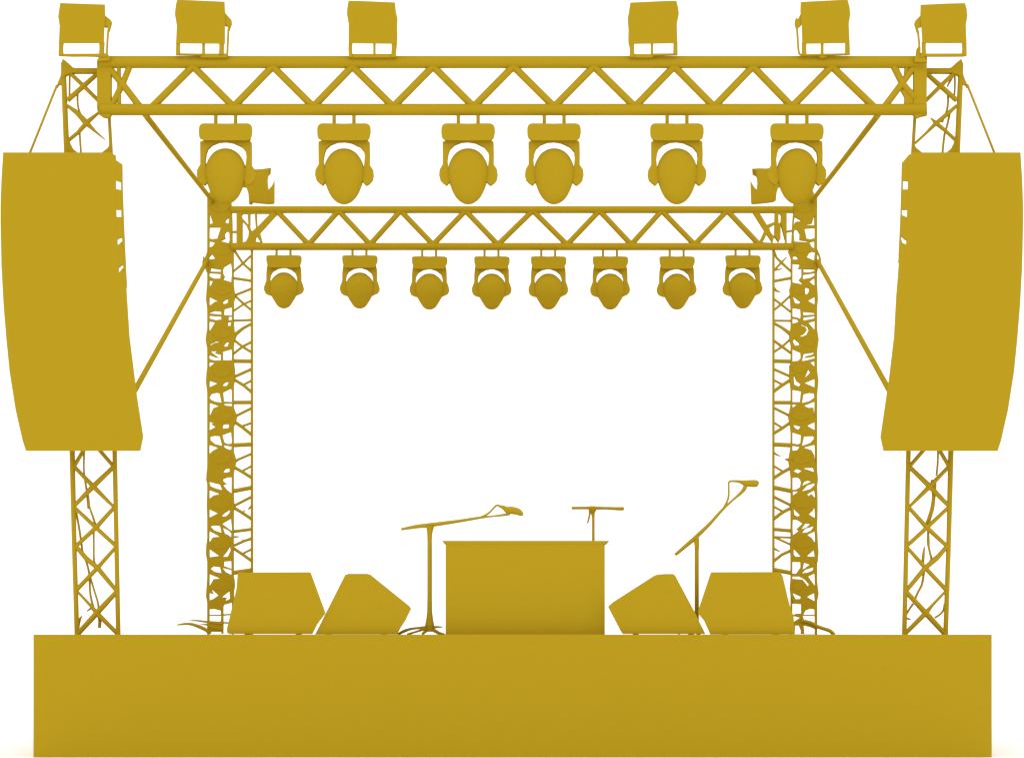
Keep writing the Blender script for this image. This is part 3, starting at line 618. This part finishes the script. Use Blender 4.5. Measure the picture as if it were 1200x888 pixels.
# ------------------------------------------------------------------ floor monitors
MG = 'wedge monitors on the deck'
def monitor(label, pts, Y, base):
    xs = [p[0] for p in pts]
    c = ((min(xs) + max(xs)) / 2, 742.4)
    t = thing('stage_monitor', W(c[0], 743, Y), label, 'speaker', MG)
    prism('cabinet', pts, Y, 0.45, t, k=0.84, centre=c, kz=0.9)
    for x in base:
        b = W(x, 743, Y + 0.1)
        box('foot', b.x - .03, b.x + .03, Y + .08, Y + .14, DECK, DECK + .012, t)
    
monitor('wide wedge monitor leaning in front of the left rear tower foot', [(278.5, 671.6), (281, 670.3), (362.6, 670.1), (364.4, 671), (381.3, 717), (381.0, 719), (372, 731), (366.2, 742.5), (268, 742.4), (265.8, 740), (265.9, 736), (271, 715), (277, 690)], 0.06, (290, 350))
monitor('tilted wedge monitor left of the booth with point towards the left microphone stand', [(369.2, 742.9), (404.4, 673.4), (408.3, 671.9), (430.2, 671.9), (434.4, 673.2), (479.6, 709.6), (481.9, 713), (475, 727), (470, 734.5), (465.6, 742.9)], 0.08, (385, 450))
monitor('tilted wedge monitor right of the booth with point towards the booth', [(712.4, 710.5), (718, 705.3), (766.4, 674.3), (770.9, 672.7), (780, 672.1), (788.9, 672.2), (791.2, 673.8), (813.7, 716), (826.8, 742.5), (730, 742.4), (727.8, 740)], 0.08, (745, 810))
monitor('wide wedge monitor leaning in front of the right rear tower foot', [(832.8, 671), (834, 670.1), (905, 669.9), (914.5, 670), (917.4, 675), (921.4, 691.8), (923.2, 700), (927.6, 716.4), (930, 720.5), (930.6, 730), (931.6, 742.9), (832.2, 742.9), (825, 727), (818.4, 719), (818.2, 714.5)], 0.06, (850, 910))

# ------------------------------------------------------------------ booth
YBo = 0.22
b = thing('booth', W(615.5, 743, YBo), 'plain rectangular booth with thin overhanging top in the middle of the stage', 'booth')
prism('cabinet', [(522.1, 743), (522.1, 635.5), (708.8, 635.5), (708.8, 743)], YBo, 0.7, b)
prism('table_top', [(518, 633.3), (520.6, 635.4), (522.6, 637.4), (708.4, 637.4), (709.4, 636), (713.4, 634.6), (714.4, 633.3)], YBo - 0.003, 0.71, b)

# ------------------------------------------------------------------ microphones and stands
SGp, MGp = 'microphone stands', 'microphones'
Y1 = 0.4
s = thing('microphone_stand', W(503.5, 743, Y1), 'boom microphone stand with long nearly level boom, left of the booth', 'microphone stand', SGp)
tube('pole', [(503.6, 740, 4.0), (503.5, 736, 4.4), (503.5, 732, 4.9), (503.5, 726, 3.7), (503.5, 716, 2.6), (503.5, 700, 2.35), (503.5, 632, 2.35), (503.6, 624, 2.8), (504.2, 616, 4.4)], 2.4, Y1, s)
for p in ([(500, 734.6, 1.5), (490, 735.4, 1.1), (480.5, 736.8, 1.2), (473, 739.4, 1.5), (466, 743, .9)], [(500, 735.8, 1.5), (489, 739.4, 1.0), (477, 743, .9)], [(502.5, 736, 2.0), (498.5, 739.4, 1.5), (494.5, 743, 1.0)],
          [(504, 735.5, 2.0), (510, 739, 1.8), (515, 741.6, 1.4), (521.5, 743, .8)], [(506, 734.8, 1.4), (512, 734.3, 1.0), (519, 734.2, .3)]):
    tube('leg', p, 1, Y1, s, True)
tube('boom', [(470, 619.9, 1.0), (479, 618.3, 1.4), (489, 616.6, 1.7), (505, 614.8, 1.9), (537, 610.4, 1.4), (561.6, 606.4, 1.1), (577, 604.7, .7), (594.5, 602.6, 1.2)], 1.4, Y1, s, True)
m = thing('microphone', W(600, 598, Y1), 'microphone angled downward at the end of the level boom left of the booth', 'microphone', MGp)
tube('body', [(584, 592.3, 1.0), (590, 594.4, 2.0), (595, 597.4, 3.6), (600, 597.8, 3.9), (606, 599, 3.6), (610, 601.2, 2.8), (613, 603.6, .9)], 2, Y1, m, True)
tube('clip', [(592.5, 603.2, .9), (595.5, 602, 1.7), (598, 599, 1.8)], 1, Y1, m)
tube('cord', [(561, 606.8, 1), (568, 603.9, .9), (574, 599.8, .8), (579.5, 594, .8), (582.3, 591.8, .8), (586, 592.8, .9)], .8, Y1, m, True)

Y2 = 1.2
s = thing('microphone_stand', W(695.3, 743, Y2), 'slim stand with short level crossbar rising behind the booth top', 'microphone stand', SGp)
tube('pole', [(695.3, 743, 1.4), (695.3, 606, 1.3), (694.8, 601, 2.0), (694.6, 597, 4.2), (694.6, 595, 4.6)], 1.4, Y2, s)
tube('boom', [(669.8, 595, 1.2), (684, 594.9, 1.2), (694, 594.8, 1.6), (710, 595.2, 1.2), (724, 595.8, 1.5), (730, 595.8, 1.6), (731.6, 595.7, .8)], 1.3, Y2, s)
tube('cord', [(691, 597.6, .9), (690.8, 604, .8), (688.4, 613, .6)], .8, Y2, s, True)
for dx, dy in ((-16, 0), (6, .22), (4, -.22)): tube('leg', [(695.3, 733, 1.3, Y2), (695.3 + dx, 742.4, 1.0, Y2 + dy)], 1, Y2, s)

Y3 = 0.62
s = thing('microphone_stand', W(816.5, 743, Y3), 'boom microphone stand with steep boom rising between the two right wedge monitors', 'microphone stand', SGp)
tube('pole', [(816.5, 742, 2.2), (816.5, 646, 2.1), (816.7, 636, 2.4), (816.6, 630, 2.4)], 2.1, Y3, s)
prism('boom_joint', [(813.4, 634), (818.2, 627), (819, 631), (818.6, 642), (814.6, 642), (814.2, 637)], Y3 - .025, 0.05, s)
for dx, dy in ((-22, 0), (3, .25), (1, -.25)): tube('leg', [(816.5, 731, 1.5, Y3), (816.5 + dx, 742.2, 1.1, Y3 + dy)], 1, Y3, s)
tube('boom', [(791.6, 649.6, 1.0), (793, 648.4, 1.4), (806, 637.4, 1.8), (816, 628.6, 1.9), (832, 613.2, 1.5), (846, 597.6, 1.2), (858, 586.4, .9), (868, 577.6, 1.4), (872, 573, 1.8), (874, 568, 1.7)], 1.4, Y3, s, True)
m = thing('microphone', W(875, 566, Y3), 'microphone pointing level to the right at the top of the steep boom', 'microphone', MGp)
tube('body', [(855.6, 563.5, .9), (862, 563.6, 1.1), (868, 564.4, 1.7), (874, 566, 3.2), (880, 566.3, 3.6), (886, 566.4, 3.6), (888.4, 566.6, 2.4), (889.2, 566.8, 1.0)], 2, Y3, m, True)
tube('cord', [(847, 596.5, .9), (851, 589.5, .8), (853.6, 582.5, .8), (854, 573, .7), (853.9, 566.5, .7), (854.8, 564.2, .8), (857.5, 563.5, .9)], .8, Y3, m, True)

# ------------------------------------------------------------------ light: an even white surround, as in the picture
w = bpy.data.worlds.new('World')
SC.world = w
w.use_nodes = True
bg = w.node_tree.nodes['Background']
bg.inputs['Color'].default_value = (1, 1, 1, 1)
bg.inputs['Strength'].default_value = WORLD

# ------------------------------------------------------------------ camera
cam = bpy.data.cameras.new('camera')
cam.sensor_width = 36
cam.lens = PPM * D / 1200 * 36
cam.shift_y = (HY - 444.0) / 1200
cam.clip_end = 3000
co = bpy.data.objects.new('camera', cam)
COL.objects.link(co)
co.location = (0, -D, DECK)
co.rotation_euler = (math.radians(90), 0, 0)
SC.camera = co
SC.view_settings.view_transform = 'Standard'
SC.view_settings.look = 'None'
SC.view_settings.exposure = 0
SC.view_settings.gamma = 1
